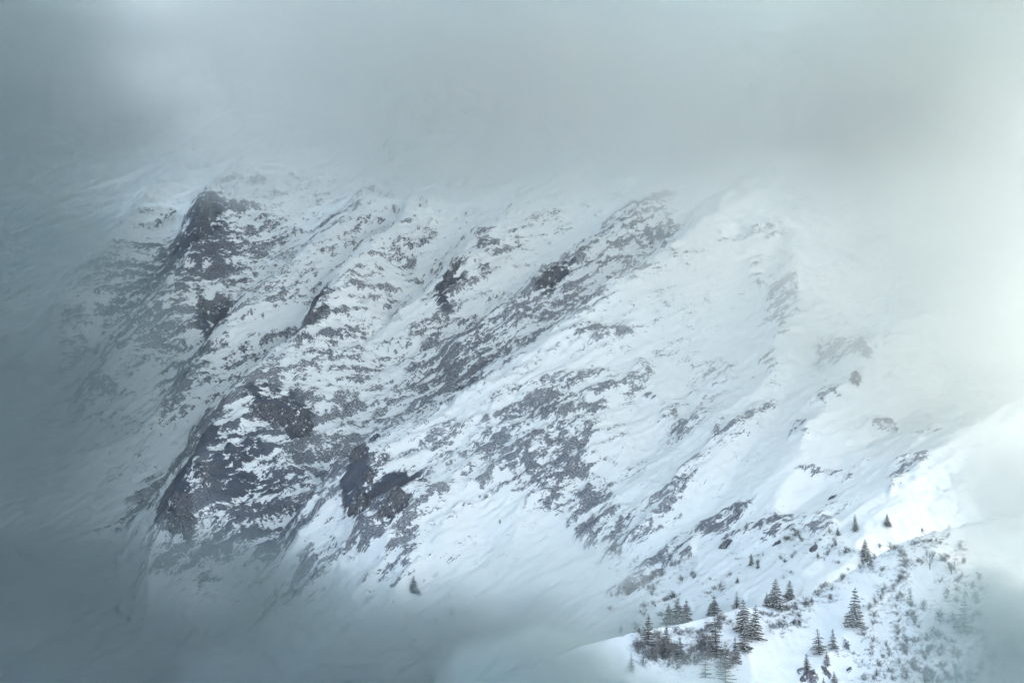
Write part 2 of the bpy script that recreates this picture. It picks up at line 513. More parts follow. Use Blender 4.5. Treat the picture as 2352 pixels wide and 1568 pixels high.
# faint stray stones outside the patches
crag = ridged(U / 55, V / 20, 261, 4) * 4.5 + ridged(U / 22, V / 9, 267, 3) * 1.8
NN = NN + crag * smooth(0.08, 0.5, cover) + f2 * (0.12 + 1.8 * cover) + 3.0 * (f1 * cover) + 1.3 * smooth(-0.1, 0.25, ROCKV) * cover
verts = O + SS[..., None] * TS + TTg[..., None] * TT + NN[..., None] * TN
me = mesh_from('mountain', verts.reshape(-1, 3), grid_faces(len(s_ax), len(t_ax)), M_MOUNT)
float_attr(me, 'rock', ROCKV)
float_attr(me, 'bare', np.clip(bare * 2.2 + clean, 0, 0.9))
float_attr(me, 'su', U)
float_attr(me, 'sv', V)
mountain = tag(link('mountain', me), 'snow covered rocky mountain face with diagonal ribs rising into cloud', kind='structure')


def face_n(s, t):
    """Relief of the built mountain at (s, t), bilinear."""
    i = np.clip(np.searchsorted(s_ax, s) - 1, 0, len(s_ax) - 2)
    j = np.clip(np.searchsorted(t_ax, t) - 1, 0, len(t_ax) - 2)
    a = np.clip((s - s_ax[i]) / (s_ax[i + 1] - s_ax[i]), 0, 1)
    b = np.clip((t - t_ax[j]) / (t_ax[j + 1] - t_ax[j]), 0, 1)
    return (NN[j, i] * (1 - a) * (1 - b) + NN[j, i + 1] * a * (1 - b) + NN[j + 1, i] * (1 - a) * b + NN[j + 1, i + 1] * a * b)


# ------------------------------------------------------------------ the nearer hillside with its crest
CREST = [(700, 1760, 800), (1000, 1630, 840), (1200, 1540, 850), (1330, 1482, 860), (1450, 1451, 870), (1500, 1440, 875), (1560, 1431, 880), (1600, 1421, 885), (1640, 1410, 890),
         (1670, 1404, 893), (1700, 1393, 897), (1760, 1390, 905), (1812, 1377, 912), (1870, 1356, 920), (1950, 1311, 930), (2000, 1283, 938), (2060, 1248, 948), (2130, 1219, 960),
         (2250, 1190, 980), (2352, 1172, 1000), (2600, 1130, 1050), (3000, 1080, 1120)]
cp = np.array([P(*c) for c in CREST])
RIBLINE = np.array([P(1990, 1380, 895), P(1955, 1425, 885), P(1925, 1455, 880), (P(1850, 1565, 850)), P(1810, 1640, 830)])


def hill_z(x, y, detail=True):
    yc = np.interp(x, cp[:, 0], cp[:, 1])
    zc = np.interp(x, cp[:, 0], cp[:, 2])
    d = yc - y
    lo, hi = 0.72, 0.62
    z = np.where(d > 0, zc - lo * d - 0.0006 * d * d, zc + hi * d)
    z = z - 0.35 * np.exp(-(d / 3.0) ** 2)
    # the lower rib that parts the smooth bowl from the shrubby slope
    best = np.full(np.shape(x), 1e9)
    side = np.zeros(np.shape(x))
    for a, b in zip(RIBLINE[:-1], RIBLINE[1:]):
        ab = b[:2] - a[:2]
        u = np.clip(((x - a[0]) * ab[0] + (y - a[1]) * ab[1]) / (ab @ ab), 0, 1)
        dx, dy = x - a[0] - u * ab[0], y - a[1] - u * ab[1]
        q = np.sqrt(dx * dx + dy * dy)
        m = q < best
        best = np.where(m, q, best)
        side = np.where(m, ab[0] * dy - ab[1] * dx, side)
    z = z + np.where(side > 0, 5.0 * np.exp(-best / 9.0), 5.0 * np.exp(-best / 22.0)) * (d > 0) * smooth(0, 20, d)
    z = z + 2.6 * fbm(x / 34, y / 34, 201, 3) * smooth(2, 25, np.abs(d))
    if detail:
        z = z + 0.35 * fbm(x / 5, y / 7, 211, 3) + 0.8 * ridged((x + .4 * y) / 16, (y - .4 * x) / 34, 217, 3) * smooth(1, 14, np.abs(d))
    return z


HROCK = [(1858, 1552, 26, 12, 15, .95), (1880, 1497, 14, 8, 20, .5), (1945, 1482, 14, 10, -30, .7), (1925, 1500, 16, 6, 20, .6), (1950, 1537, 12, 5, 20, .7), (1898, 1546, 12, 5, -20, .8),
         (2080, 1500, 60, 20, 40, .15), (1840, 1545, 12, 6, 0, .6)]


def hill_hit(px, py):
    d = P(px, py, 1.0)
    D = np.arange(640, 1300, 0.25)
    q = d[None, :] * D[:, None]
    z = hill_z(q[:, 0], q[:, 1])
    k = np.nonzero(q[:, 2] < z)[0]
    return None if len(k) == 0 else D[k[0]]


x_ax = np.concatenate([np.arange(-500, -60, 8.0), np.arange(-60, 300, 0.8), np.arange(300, 700, 8.0)])
y_ax = np.concatenate([np.arange(420, 700, 8.0), np.arange(700, 960, 0.9), np.arange(960, 1250, 6.0)])
X, Y = np.meshgrid(x_ax, y_ax)
Z = hill_z(X, Y)
hf = rank(fbm(X / 5 + Y / 9, Y / 4, 301, 4, 0.6))
hc = np.zeros(X.shape)
for px, py, a, b, an, amt in HROCK:
    D = hill_hit(px, py)
    q = P(px, py, D)
    sc = D / FPX
    ds, dt = (X - q[0]) / sc, (Y - q[1]) / sc / 1.9
    ca, sa = math.cos(R(an)), math.sin(R(an))
    r = np.sqrt(((ds * ca + dt * sa) / a) ** 2 + ((-ds * sa + dt * ca) / b) ** 2)
    hc = np.maximum(hc, amt * (1 - smooth(0.4, 1.4, r)))
hr = 0.7 * (hf - .5) + 1.25 * (hc - .5) - 0.12 * (1 - hc)
Z = Z + 0.9 * smooth(-0.1, 0.2, hr)
me = mesh_from('hillside', np.stack([X, Y, Z], -1).reshape(-1, 3), grid_faces(len(x_ax), len(y_ax)), M_HILL)
float_attr(me, 'rock', hr)
float_attr(me, 'bare', np.full(hr.shape, 0.4))
float_attr(me, 'su', X + 0.4 * Y)
float_attr(me, 'sv', Y - 0.4 * X)
hillside = tag(link('hillside', me), 'nearer snowy hillside with a white crest line and shrubs at lower right', kind='structure')

# the snow-covered valley floor that both rise from
gx = np.linspace(-5000, 5000, 81)
gy = np.linspace(-3000, 7000, 81)
GX, GY = np.meshgrid(gx, gy)
GZ = -290 + 12 * fbm(GX / 600, GY / 600, 401, 3)
me = mesh_from('valley_floor', np.stack([GX, GY, GZ], -1).reshape(-1, 3), grid_faces(81, 81), M_SNOW)
tag(link('valley_floor', me), 'snow covered valley floor hidden below the mist', kind='structure')


def face_hit_relief(px, py):
    d = P(px, py, 1.0)
    D = np.arange(900, 2200, 0.5)
    q = d[None, :] * D[:, None] - O
    k = np.nonzero(q @ TN < face_n(q @ TS, q @ TT))[0]
    return None if len(k) == 0 else D[k[0]]


def ground(px, py, on=None):
    """World point where direction (px, py) meets the hillside or, beyond it, the mountain."""
    D = hill_hit(px, py) if on != 'mountain' else None
    where = 'hillside'
    if D is None or D > 1100:
        D, where = face_hit_relief(px, py), 'mountain'
    return P(px, py, D), D, where

# ------------------------------------------------------------------ trees and shrubs (unit height, scaled per plant)
def tube(verts, faces, pts, radii, sides=3):
    """Tapered tube through PTS."""
    base = len(verts)
    pts = [np.asarray(p, float) for p in pts]
    for i, p in enumerate(pts):
        d = pts[min(i + 1, len(pts) - 1)] - pts[max(i - 1, 0)]
        d = d / (np.linalg.norm(d) + 1e-9)
        a = np.cross(d, [0.3, 0.9, 0.2] if abs(d[2]) > 0.8 else [0, 0, 1])
        a = a / (np.linalg.norm(a) + 1e-9)
        b = np.cross(d, a)
        for k in range(sides):
            th = 2 * math.pi * k / sides
            verts.append(p + radii[i] * (math.cos(th) * a + math.sin(th) * b))
    for i in range(len(pts) - 1):
        for k in range(sides):
            k2 = (k + 1) % sides
            faces.append((base + i * sides + k, base + i * sides + k2, base + (i + 1) * sides + k2))
            faces.append((base + i * sides + k, base + (i + 1) * sides + k2, base + (i + 1) * sides + k))


def conifer_meshes(seed, width, whorls, sparse=0.0, droop=0.35):
    r = random.Random(seed)
    tv, tf = [], []
    lean = [r.uniform(-.01, .01) for _ in range(2)]
    tube(tv, tf, [(0, 0, -0.06), (lean[0], lean[1], 0.5), (0, 0, 1.0)], [0.022, 0.012, 0.002], 6)
    cv, cf, sv, sf = [], [], [], []
    for i in range(whorls):
        z = 0.06 + 0.91 * (i + r.uniform(-.5, .5)) / whorls
        z = min(max(z, 0.04), 0.97)
        Lw = width * (1 - z) ** 0.82 * r.uniform(0.8, 1.12) + 0.012
        nb = max(4, int((8 if z < .7 else 6) * (1 - sparse)))
        off = r.uniform(0, 6.28)
        for b in range(nb):
            if r.random() < 0.1 + sparse * .3:
                continue
            th = off + 6.283 * b / nb + r.uniform(-.25, .25)
            z = min(max(z + r.uniform(-.012, .012), .03), .97)
            L = Lw * r.uniform(0.5, 1.22)
            dirv = np.array([math.cos(th), math.sin(th), 0])
            sid = np.array([-dirv[1], dirv[0], 0])
            up = np.array([0, 0, 1.0])
            rise = 0.25 if z > .8 else 0.0
            def at(u):
                return dirv * (L * u) + up * (z + L * (rise * u - droop * u * (1.25 - 0.45 * u)))
            segs = 3
            for q in range(segs):
                u0, u1 = 0.12 + 0.88 * q / segs, 0.12 + 0.88 * (q + 1) / segs
                p0, p1 = at(u0), at(min(u1 + .1, 1.05))
                w = L * (0.30 - 0.16 * q / segs) * (1 - sparse * .5) * r.uniform(.8, 1.2)
                for sg in (-1, 1):
                    tip = at(u0 + .28) + sid * sg * w - up * (w * r.uniform(.3, .7))
                    k = len(cv)
                    thick = up * (0.012 + .10 * L * .3)
                    cv += [p0, p1, tip, p0 - thick, p1 - thick * .6]
                    cf += [(k, k + 1, k + 2), (k + 3, k + 2, k + 4), (k, k + 2, k + 3), (k + 1, k + 4, k + 2)]
                    if r.random() < 0.8 - sparse * .5:
                        k = len(sv)
                        o = up * 0.007
                        a0, a1 = p0 * .85 + p1 * .15 + o, p0 * .2 + p1 * .8 + o
                        a2 = p0 * .25 + p1 * .2 + tip * .55 + o
                        mid = (a0 + a1 + a2) / 3 + up * 0.010
                        sv += [a0, a1, a2, mid]
                        sf += [(k, k + 1, k + 3), (k + 1, k + 2, k + 3), (k + 2, k, k + 3), (k, k + 2, k + 1)]
    mk = lambda nm, v, f, m, sm: mesh_from(nm, np.array(v), np.array(f), m, sm)
    return [('trunk', mk('trunk', tv, tf, M_BARK, True)), ('crown', mk('crown', cv, cf, M_NEEDLE, False)), ('snow_cover', mk('snow_cover', sv, sf, M_SNOW, False))]


def bare_meshes(seed, spread, trunk_h, forks, levels=4, thick=0.022, name='crown'):
    """Bare deciduous tree: forking limbs; the limbs and twigs make the crown."""
    r = random.Random(seed)
    tv, tf, cv, cf = [], [], [], []
    tube(tv, tf, [(0, 0, -0.06), (r.uniform(-.02, .02), 0, trunk_h * .6), (r.uniform(-.03, .03), 0, trunk_h * 1.15)], [thick * 1.3, thick, thick * .8], 5)

    def grow(p, d, L, rad, lev):
        q = p + d * L * .5 + np.array([r.uniform(-.1, .1), r.uniform(-.1, .1), r.uniform(0, .08)]) * L
        e = p + d * L
        tube(cv, cf, [p, q, e], [rad, rad * .8, rad * .55], 3)
        if lev == 0:
            return
        for k in range(forks):
            nd_ = d + np.array([r.uniform(-1, 1) * spread, r.uniform(-1, 1) * spread, r.uniform(-.25, .55)])
            nd_ /= np.linalg.norm(nd_)
            st = p + (e - p) * r.uniform(.45, 1.0)
            grow(st, nd_, L * r.uniform(.55, .85), rad * .58, lev - 1)
    top = np.array([0, 0, trunk_h])
    for k in range(4):
        th = 6.283 * k / 4 + r.uniform(-.4, .4)
        d = np.array([math.cos(th) * spread, math.sin(th) * spread, 1.0])
        d /= np.linalg.norm(d)
        grow(top * r.uniform(.6, 1.0), d, .33 * (1 - trunk_h * .4), thick * .7, levels - 1)
    cv = np.array(cv)
    z1 = cv[:, 2].max()
    cv = cv / z1
    tv = np.array(tv) / z1
    return [('trunk', mesh_from('trunk', tv, np.array(tf), M_BARK)), ('crown', mesh_from('crown', cv, np.array(cf), M_TWIG))]


def shrub_mesh(seed, stems, spread, side, thick):
    """A tangle: bent stems from one root, side branches, twigs in every direction."""
    r = random.Random(seed)
    v, f = [], []
    lop = np.array([r.gauss(0, .18), r.gauss(0, .18), 0])
    for s in range(stems):
        th = r.uniform(0, 6.283)
        rad = spread * r.uniform(.1, 1.0)
        h = r.uniform(.45, 1.0) * (1 - .45 * (rad / spread) ** 2)
        b = np.array([r.uniform(-.12, .12), r.uniform(-.12, .12), 0])
        e = np.array([math.cos(th) * rad, math.sin(th) * rad, h]) + lop
        m = b * .55 + e * .45 + np.array([r.gauss(0, .08), r.gauss(0, .08), r.uniform(-.05, .12)])
        tube(v, f, [b - np.array([0, 0, .15]), m, e], [thick, thick * .75, thick * .35], 3)
        for k in range(side):
            u = r.uniform(.3, 1.0)
            p = (b + (m - b) * u * 2) if u < .5 else (m + (e - m) * (u - .5) * 2)
            d = np.array([r.gauss(0, .8), r.gauss(0, .8), r.gauss(.25, .5)])
            q = p + d * r.uniform(.10, .22)
            q[2] = max(q[2], .02)
            tube(v, f, [p, q], [thick * .55, thick * .3], 3)
            for t in range(2):
                g = p + (q - p) * r.uniform(.3, 1.0)
                d2 = np.array([r.gauss(0, .7), r.gauss(0, .7), r.gauss(.2, .6)])
                tube(v, f, [g, g + d2 * r.uniform(.06, .14)], [thick * .4, thick * .2], 3)
    return mesh_from('shrub', np.array(v), np.array(f), M_TWIG)


CONIFERS = {k: [conifer_meshes(sd, *a_, **kw), conifer_meshes(sd + 50, a_[0] * .92, a_[1] - 3, **{**kw, 'sparse': kw.get('sparse', 0) + .1}),
                conifer_meshes(sd + 90, a_[0] * 1.06, a_[1] - 1, **{**kw, 'droop': kw.get('droop', .35) + .12})]
            for k, sd, a_, kw in (('spruce', 1, (0.29, 34), {}), ('broad', 2, (0.36, 32), {}), ('slim', 3, (0.21, 34), {}), ('young', 4, (0.30, 19), {}),
                                  ('larch', 5, (0.24, 30), dict(sparse=.5, droop=.1)), ('ragged', 6, (0.27, 30), dict(sparse=.2)))}
BARES = {'round': bare_meshes(11, .75, .22, 3, 5), 'upright': bare_meshes(12, .42, .18, 3, 5)}
SHRUBS = [shrub_mesh(21 + i, n_, sp_, 9, th_) for i, (n_, sp_, th_) in enumerate([(11, .6, .017), (14, .75, .016), (9, .5, .018), (13, .95, .016), (16, .8, .015), (12, .7, .016), (8, .6, .018), (14, .65, .015)])]


def plant(kind_name, parts, px, py, hpx, label, cat, group=None, wide=1.0, on=None):
    p, D, where = ground(px, py, on)
    h = hpx * 1.1 / FPX * D
    wide = wide * 1.15
    o = bpy.data.objects.new(kind_name, None)
    C.objects.link(o)
    o.empty_display_size = 0.5
    o.location = (p[0], p[1], p[2] - 0.25)
    o.rotation_euler = (random.gauss(0, .035), random.gauss(0, .035), random.uniform(0, 6.28))
    o.scale = (h * wide, h * wide, h)
    tag(o, label, cat, group)
    for nm, me in parts:
        c = link(nm, me, o)
        if nm == 'snow_cover':
            c['kind'] = 'stuff'
    return o


G1 = 'conifers along the snowy crest of the hillside'
G2 = 'conifers below the crest on the hillside'
G3 = 'conifers scattered on the mountain slope behind the crest'
# kind, base px, base py, height px, width factor, label, group
TREES = [
    ('broad', 1640, 1411, 42, 1.0, 'dark stout spruce on the crest above the snow lip, beside a small one', G1),
    ('young', 1628, 1412, 21, .9, 'small spruce leaning against the foot of the dark stout spruce on the crest', G1),
    ('ragged', 1691, 1396, 37, 1.15, 'slim young spruce on the crest just above the tall snowy double spruce', G1),
    ('broad', 1780, 1390, 59, 1.0, 'largest full spruce standing on the crest line', G1),
    ('slim', 1762, 1391, 31, 1.2, 'narrow small spruce touching the left side of the largest crest spruce', G1),
    ('spruce', 1814, 1378, 44, 1.15, 'neat cone-shaped spruce on the crest next to the largest one', G1),
    ('broad', 1988, 1285, 45, .95, 'misty spruce higher up where the crest line thins to a white edge', G1),
    ('young', 2118, 1219, 11, 1.0, 'tiny fogged spruce at the upper end of the crest', G1),
    ('spruce', 1711, 1452, 74, .95, 'tall dark spruce rising through the crest above the snow-laden one', G2),
    ('broad', 1709, 1492, 58, .95, 'snow-laden spruce at the foot of the tall dark spruce', G2),
    ('spruce', 1733, 1462, 70, 1.0, 'tall grey spruce close beside the tall dark one, towards the open snow', G2),
    ('slim', 1691, 1522, 58, 1.0, 'thin snowy spruce below the snow-laden one', G2),
    ('spruce', 1490, 1477, 64, 1.0, 'tall spruce at the fogged lower end of the crest', G2),
    ('slim', 1530, 1475, 42, 1.15, 'narrow spruce between the tall fogged spruce and the cluster of three', G2),
    ('broad', 1537, 1430, 42, 1.0, 'lowest of the three spruces clustered behind the crest', G3),
    ('broad', 1557, 1429, 52, .9, 'tallest of the three spruces clustered behind the crest', G3),
    ('broad', 1576, 1426, 48, .85, 'spruce at the uphill end of the cluster of three behind the crest', G3),
    ('young', 1427, 1450, 21, 1.0, 'faint spruce ghosting in the fog at the low end of the crest', G3),
    ('ragged', 1449, 1540, 40, 1.0, 'faint ragged spruce in the fog at the edge of the dark thicket', G2),
    ('spruce', 1563, 1510, 46, .9, 'spruce standing up out of the dark shrub thicket', G2),
    ('larch', 1646, 1510, 96, .85, 'tall bare larch rising from the dark thicket below the stout crest spruce', G2),
    ('larch', 1666, 1566, 90, .85, 'bare larch at the lower edge of the dark thicket near the photo bottom', G2),
    ('larch', 1620, 1556, 60, 1.0, 'short bare larch inside the dark thicket below the tall bare larch', G2),
    ('spruce', 1963, 1437, 84, .85, 'tallest lone spruce with ragged side at the edge of the open snow bowl', G2),
    ('young', 1945, 1436, 29, .8, 'small dark spruce at the foot of the tallest lone spruce', G2),
    ('ragged', 1881, 1500, 55, 1.2, 'broad loose spruce beside the smooth snow bowl, above two small ones', G2),
    ('broad', 1900, 1526, 31, .8, 'stubby snowy spruce below the broad loose spruce', G2),
    ('ragged', 1914, 1490, 46, .95, 'pale loose spruce just uphill of the broad loose spruce', G2),
    ('ragged', 1853, 1538, 37, 1.1, 'small open spruce standing on the dark outcrop near the photo bottom', G2),
    ('slim', 1896, 1546, 22, 1.2, 'little spruce growing from the rock ledge near the photo bottom', G2),
    ('spruce', 1917, 1569, 28, 1.0, 'spruce tip at the photo bottom below the rock ledge', G2),
    ('young', 1892, 1570, 16, 1.0, 'tiny spruce tip at the photo bottom edge', G2),
    ('larch', 2091, 1386, 34, .9, 'slim grey larch in the middle of the misty shrub slope', G2),
    ('larch', 2215, 1452, 84, .9, 'tall bare larch on the misty slope with a dark bush at its foot', G2),
    ('ragged', 1964, 1219, 38, .75, 'slender spruce alone on the white slope under the small rock slits', G3),
    ('spruce', 2038, 1208, 28, 1.1, 'fogged spruce beside the broken rocks above the crest', G3),
    ('slim', 1924, 1229, 18, 1.3, 'small narrow spruce on the slope below the slender lone one', G3),
    ('slim', 1920, 1252, 13, 1.2, 'tiny spruce under the small narrow one on the slope', G3),
    ('ragged', 1726, 1297, 26, .9, 'thin dark sapling among rocks behind the crest', G3),
    ('slim', 1740, 1306, 24, 1.0, 'thin sapling next to the snow groove behind the crest', G3),
    ('young', 1694, 1338, 15, 1.0, 'small lone spruce on bare snow above the crest', G3),
    ('ragged', 1714, 1212, 15, 1.0, 'tiny spruce high on the slope above the rocks', G3),
    ('young', 1878, 1280, 14, 1.0, 'small spruce just under the dark overhanging boulder', G3),
    ('broad', 951, 1358, 34, .9, 'dark spruce on the fogged lower mountain slope below the streaked rocks', G3),
    ('larch', 664, 1442, 30, .9, 'lone fogged larch low on the mountain above the mist', G3),
    ('larch', 935, 1424, 24, 1.2, 'pale fogged tree below the dark spruce on the lower mountain', G3),
    ('young', 1037, 1412, 22, 1.0, 'faint spruce in the mist bank on the lower mountain', G3),
    ('young', 1148, 1200, 11, .9, 'tiny dark spruce alone on the snow in mid mountain', G3),
    ('ragged', 720, 1420, 18, 1.0, 'small faint tree beside the lone fogged larch', G3),
]
for kd, px, py, hp, wd, lab, grp in TREES:
    larch = kd == 'larch'
    plant('larch_tree' if larch else 'spruce_tree', random.choice(CONIFERS[kd]), px, py, hp, lab, 'larch' if larch else 'spruce', grp, wd * random.uniform(.95, 1.05),
          'mountain' if grp == G3 else None)

for kd, px, py, hp, wd, lab in [
    ('round', 2136, 1307, 48, .62, 'round bare tree with a pale forked trunk on the misty slope'),
    ('round', 2185, 1318, 34, .7, 'blurred bare tree beyond the round one, deeper in mist'),
    ('upright', 2198, 1570, 56, .55, 'dark upright bare tree at the photo bottom'),
    ('upright', 2230, 1572, 40, .7, 'low spreading bare tree right of the upright one at the photo bottom'),
    ('round', 2160, 1432, 28, .8, 'small dark bare tree with spread limbs below the larch slope'),
    ('upright', 2142, 1574, 36, .6, 'bare tree at the photo bottom left of the upright dark one'),
]:
    plant('bare_tree', BARES[kd], px, py, hp, lab, 'tree', 'bare trees on the misty shrub slope', wd)


def r8(*q):
    return [(1787.5 + .2502 * x, 1176 + .2502 * y) for x, y in q]


def r7(*q):
    return [(1317 + .2502 * x, 1176 + .2502 * y) for x, y in q]


# shrub clusters: places, height range px, surface, label, group
SHRUB_SETS = [
    (r8((1040, 340), (1080, 340), (1120, 380), (1150, 410), (1165, 460), (1150, 500), (1150, 560), (1130, 610), (1090, 650), (1060, 690), (1110, 640)), (13, 21), None,
     'frosted shrub in the hooked thicket under the upper crest', 'shrubs of the hooked thicket'),
    (r8((980, 710), (960, 760), (940, 800), (890, 840), (860, 880), (830, 900), (870, 960), (870, 1030), (800, 1090), (790, 1130)), (13, 20), None,
     'frosted shrub in the slanting strip beside the tallest lone spruce', 'shrubs of the slanting strip'),
    (r8((1060, 740), (1110, 760), (1150, 780), (1080, 810), (1080, 880), (1090, 950), (1100, 1010), (1090, 1070), (1100, 1120), (1100, 1170)), (12, 19), None,
     'frosted shrub in the vertical strip down the middle of the shrub slope', 'shrubs of the vertical strip'),
    (r8((1250, 300), (1280, 290), (1330, 275), (1380, 270), (1410, 265), (1450, 270), (1490, 290), (1550, 225)), (7, 12), None,
     'low pale shrub in the arched row near the top of the slope', 'shrubs in the arched row'),
    (r8((1280, 460), (1310, 480), (1530, 450), (1570, 420), (1660, 320), (1700, 460), (1590, 530), (1670, 610), (1640, 640), (1770, 690), (1560, 760), (1540, 790), (1640, 720), (1800, 790), (1820, 840), (1480, 650), (1700, 350),
        (1840, 620), (1860, 720)), (13, 22), None,
     'blurred shrub in the thick mist on the upper right of the slope', 'shrubs blurred by thick mist'),
    (r8((1330, 900), (1215, 950), (1240, 990), (1260, 1030), (1290, 1060), (1220, 870), (1340, 860), (1500, 1010), (1470, 960), (1620, 1000), (1600, 960), (1760, 980), (1780, 950), (1850, 950), (1730, 760), (1640, 830)), (12, 22), None,
     'grey shrub scattered between the vertical strip and the tall bare larch', 'scattered shrubs beside the larch'),
    (r8((1420, 1100), (1450, 1130), (1480, 1160), (1560, 1190), (1620, 1200), (1380, 1180), (1680, 1120), (1720, 1130), (1760, 1110), (1650, 1090), (1240, 1200), (1190, 1210), (1160, 1240), (1175, 1300), (1280, 1190), (1330, 1290), (1380, 1300),
        (1350, 1350), (1410, 1260), (1600, 1300), (1640, 1330), (1520, 1260)), (16, 27), None,
     'dense dark shrub in the thicket below the tall bare larch', 'dark shrubs below the larch'),
    (r8((1850, 1120), (1880, 1180), (1910, 1260), (1940, 1340), (1970, 1370), (1840, 1410), (1860, 1450), (2060, 1220), (2100, 1110), (2150, 1190), (2130, 1290), (2080, 1420), (1780, 1260), (2180, 1330), (1950, 1510)), (14, 22), None,
     'shadowy shrub at the foggy far right edge of the slope', 'shrubs at the foggy right edge'),
    (r8((990, 1230), (1010, 1270), (1020, 1320), (960, 1340), (1020, 1460), (1040, 1470), (870, 1190), (870, 1260), (850, 1310), (770, 1380), (900, 1500), (870, 1540), (1050, 1540), (790, 1540), (690, 1310), (1110, 1390), (930, 1420)), (11, 19), None,
     'thin snowy shrub on the shaded slope near the dark ledges', 'thin shrubs on the shaded slope'),
    (r8((1240, 1410), (1250, 1450), (1180, 1490), (1170, 1540), (1320, 1500), (1340, 1560), (1400, 1490), (1420, 1540), (1460, 1570), (1560, 1520), (1590, 1560), (1690, 1540), (1720, 1570), (1480, 1320), (1500, 1430), (1800, 1500)), (16, 27), None,
     'dark upright shrub along the bottom of the misty slope', 'dark shrubs along the bottom'),
    (r8((820, 450), (780, 480), (860, 470), (830, 500), (760, 520), (880, 440), (590, 610), (570, 630), (640, 540), (280, 850), (250, 860), (310, 830), (370, 760), (420, 680), (490, 720), (490, 790), (120, 880), (160, 870), (90, 900), (480, 800),
        (950, 540), (930, 330), (560, 470), (340, 740), (400, 700)), (9, 18), None,
     'low twiggy shrub just below the white crest line', 'shrubs below the white crest line'),
    (r8((30, 1060), (10, 1030), (140, 1030), (180, 1030), (60, 980), (200, 960)) + r7((1450, 1020), (1530, 960), (1740, 940), (1800, 960), (1890, 1060), (1910, 1040), (2030, 1020), (1830, 1060), (1990, 900), (2160, 850), (2060, 900)), (10, 19), None,
     'twiggy shrub on open snow downhill of the largest crest spruce', 'shrubs downhill of the crest spruces'),
    (r7((600, 1110), (640, 1130), (560, 1090), (760, 1130), (790, 1160), (920, 1100), (970, 1130), (1010, 1110), (1150, 1120), (1180, 1100), (1210, 1080), (1060, 1110), (1270, 1060), (1310, 1030), (1350, 1000), (1380, 980), (1260, 1100), (1340, 1080)), (12, 24), None,
     'upright shrub in the row under the lower crest', 'shrubs under the lower crest'),
    (r7((560, 1240), (600, 1260), (640, 1240), (590, 1290), (720, 1310), (760, 1290), (800, 1270), (850, 1260), (880, 1280), (930, 1240), (960, 1260), (1080, 1290), (1120, 1270), (1160, 1260), (1200, 1230), (1240, 1210), (1250, 1280), (1290, 1260),
        (700, 1360), (760, 1370), (820, 1350), (880, 1360), (940, 1370), (1000, 1400), (1050, 1410), (1110, 1390), (1180, 1340), (1240, 1360), (1300, 1370), (640, 1400), (900, 1310), (1060, 1350), (680, 1330), (820, 1310), (1340, 1310), (1390, 1330),
        (1410, 1390), (1420, 1440), (1360, 1470), (1380, 1400), (950, 1440), (850, 1420), (1230, 1170), (1280, 1160), (1310, 1200)), (17, 30), None,
     'dense dark shrub in the big shadowed thicket at the lower centre right', 'shrubs of the big dark thicket'),
    (r7((400, 320), (380, 370), (420, 400), (350, 350), (440, 350)), (13, 20), 'mountain', 'pale twiggy shrub in the gully foot behind the crest', 'shrubs of the gully foot'),
    (r7((1060, 420), (1020, 450), (980, 470), (940, 490), (900, 500), (1080, 400), (720, 620), (680, 640), (640, 670), (760, 600), (800, 590), (560, 670), (440, 750), (400, 770), (360, 780), (520, 740), (540, 690), (720, 760), (740, 720), (690, 700),
        (1000, 630), (1090, 620), (1080, 580)), (12, 22), 'mountain', 'dark twiggy shrub in the diagonal rocky band behind the crest', 'shrubs of the diagonal rocky band'),
    (r7((830, 820), (860, 810), (900, 790), (930, 780), (760, 870), (730, 840), (640, 950), (610, 930), (790, 950), (820, 960), (560, 1050), (590, 1060), (340, 900), (640, 880)), (10, 18), 'mountain', 'misty shrub between the rocky band and the lower crest',
     'shrubs above the lower crest'),
    (r7((1230, 750), (1260, 740), (1340, 690), (1290, 710), (2000, 560), (1360, 720), (1500, 440), (1630, 420), (1690, 470), (1740, 400), (1440, 580), (1260, 620)), (8, 14), 'mountain', 'small shrub on the open slope above the crest spruces',
     'small shrubs above the crest spruces'),
    (r7((2060, 200), (2000, 180), (2040, 220), (1960, 260), (1930, 240), (2090, 250)) + r8((80, 250), (160, 180), (190, 230), (210, 270), (340, 290), (380, 260), (420, 220), (480, 190), (500, 260), (520, 290), (450, 400), (430, 450), (470, 370), (490, 330),
        (620, 350), (660, 360), (610, 380), (130, 420), (60, 460), (30, 430), (150, 380)), (8, 15), 'mountain', 'frosted shrub among the dark boulders on the slope behind the crest', 'shrubs among the boulders'),
]
for places, (h0, h1), on, lab, grp in SHRUB_SETS:
    made = []
    for px, py in places:
        p, D, where = ground(px, py, on)
        h = random.uniform(h0, h1) * (1.4 if h1 == 30 else 1.18) / FPX * D
        me = random.choice(SHRUBS)
        o = link('shrub', me, loc=(p[0], p[1], p[2] - 0.1))
        w = h * random.uniform(.6, 1.2)
        o.scale = (w, w * random.uniform(.7, 1.2), h * random.uniform(.7, 1.15))
        o.rotation_euler = (random.uniform(-.25, .25), random.uniform(-.25, .25), random.uniform(0, 6.28))
        made.append((px, py, o.scale[2], o))
        tag(o, lab, 'shrub', grp)
    for word, key in (('leftmost', lambda q: q[0]), ('rightmost', lambda q: -q[0]), ('topmost', lambda q: q[1]), ('lowest', lambda q: -q[1]), ('tallest', lambda q: -q[2]), ('smallest', lambda q: q[2])):
        rest = [q for q in made if q[3]['label'] == lab]
        if len(rest) > 1:
            best_ = min(made, key=key)[3]
            if best_['label'] == lab:
                best_['label'] = word + ' ' + lab

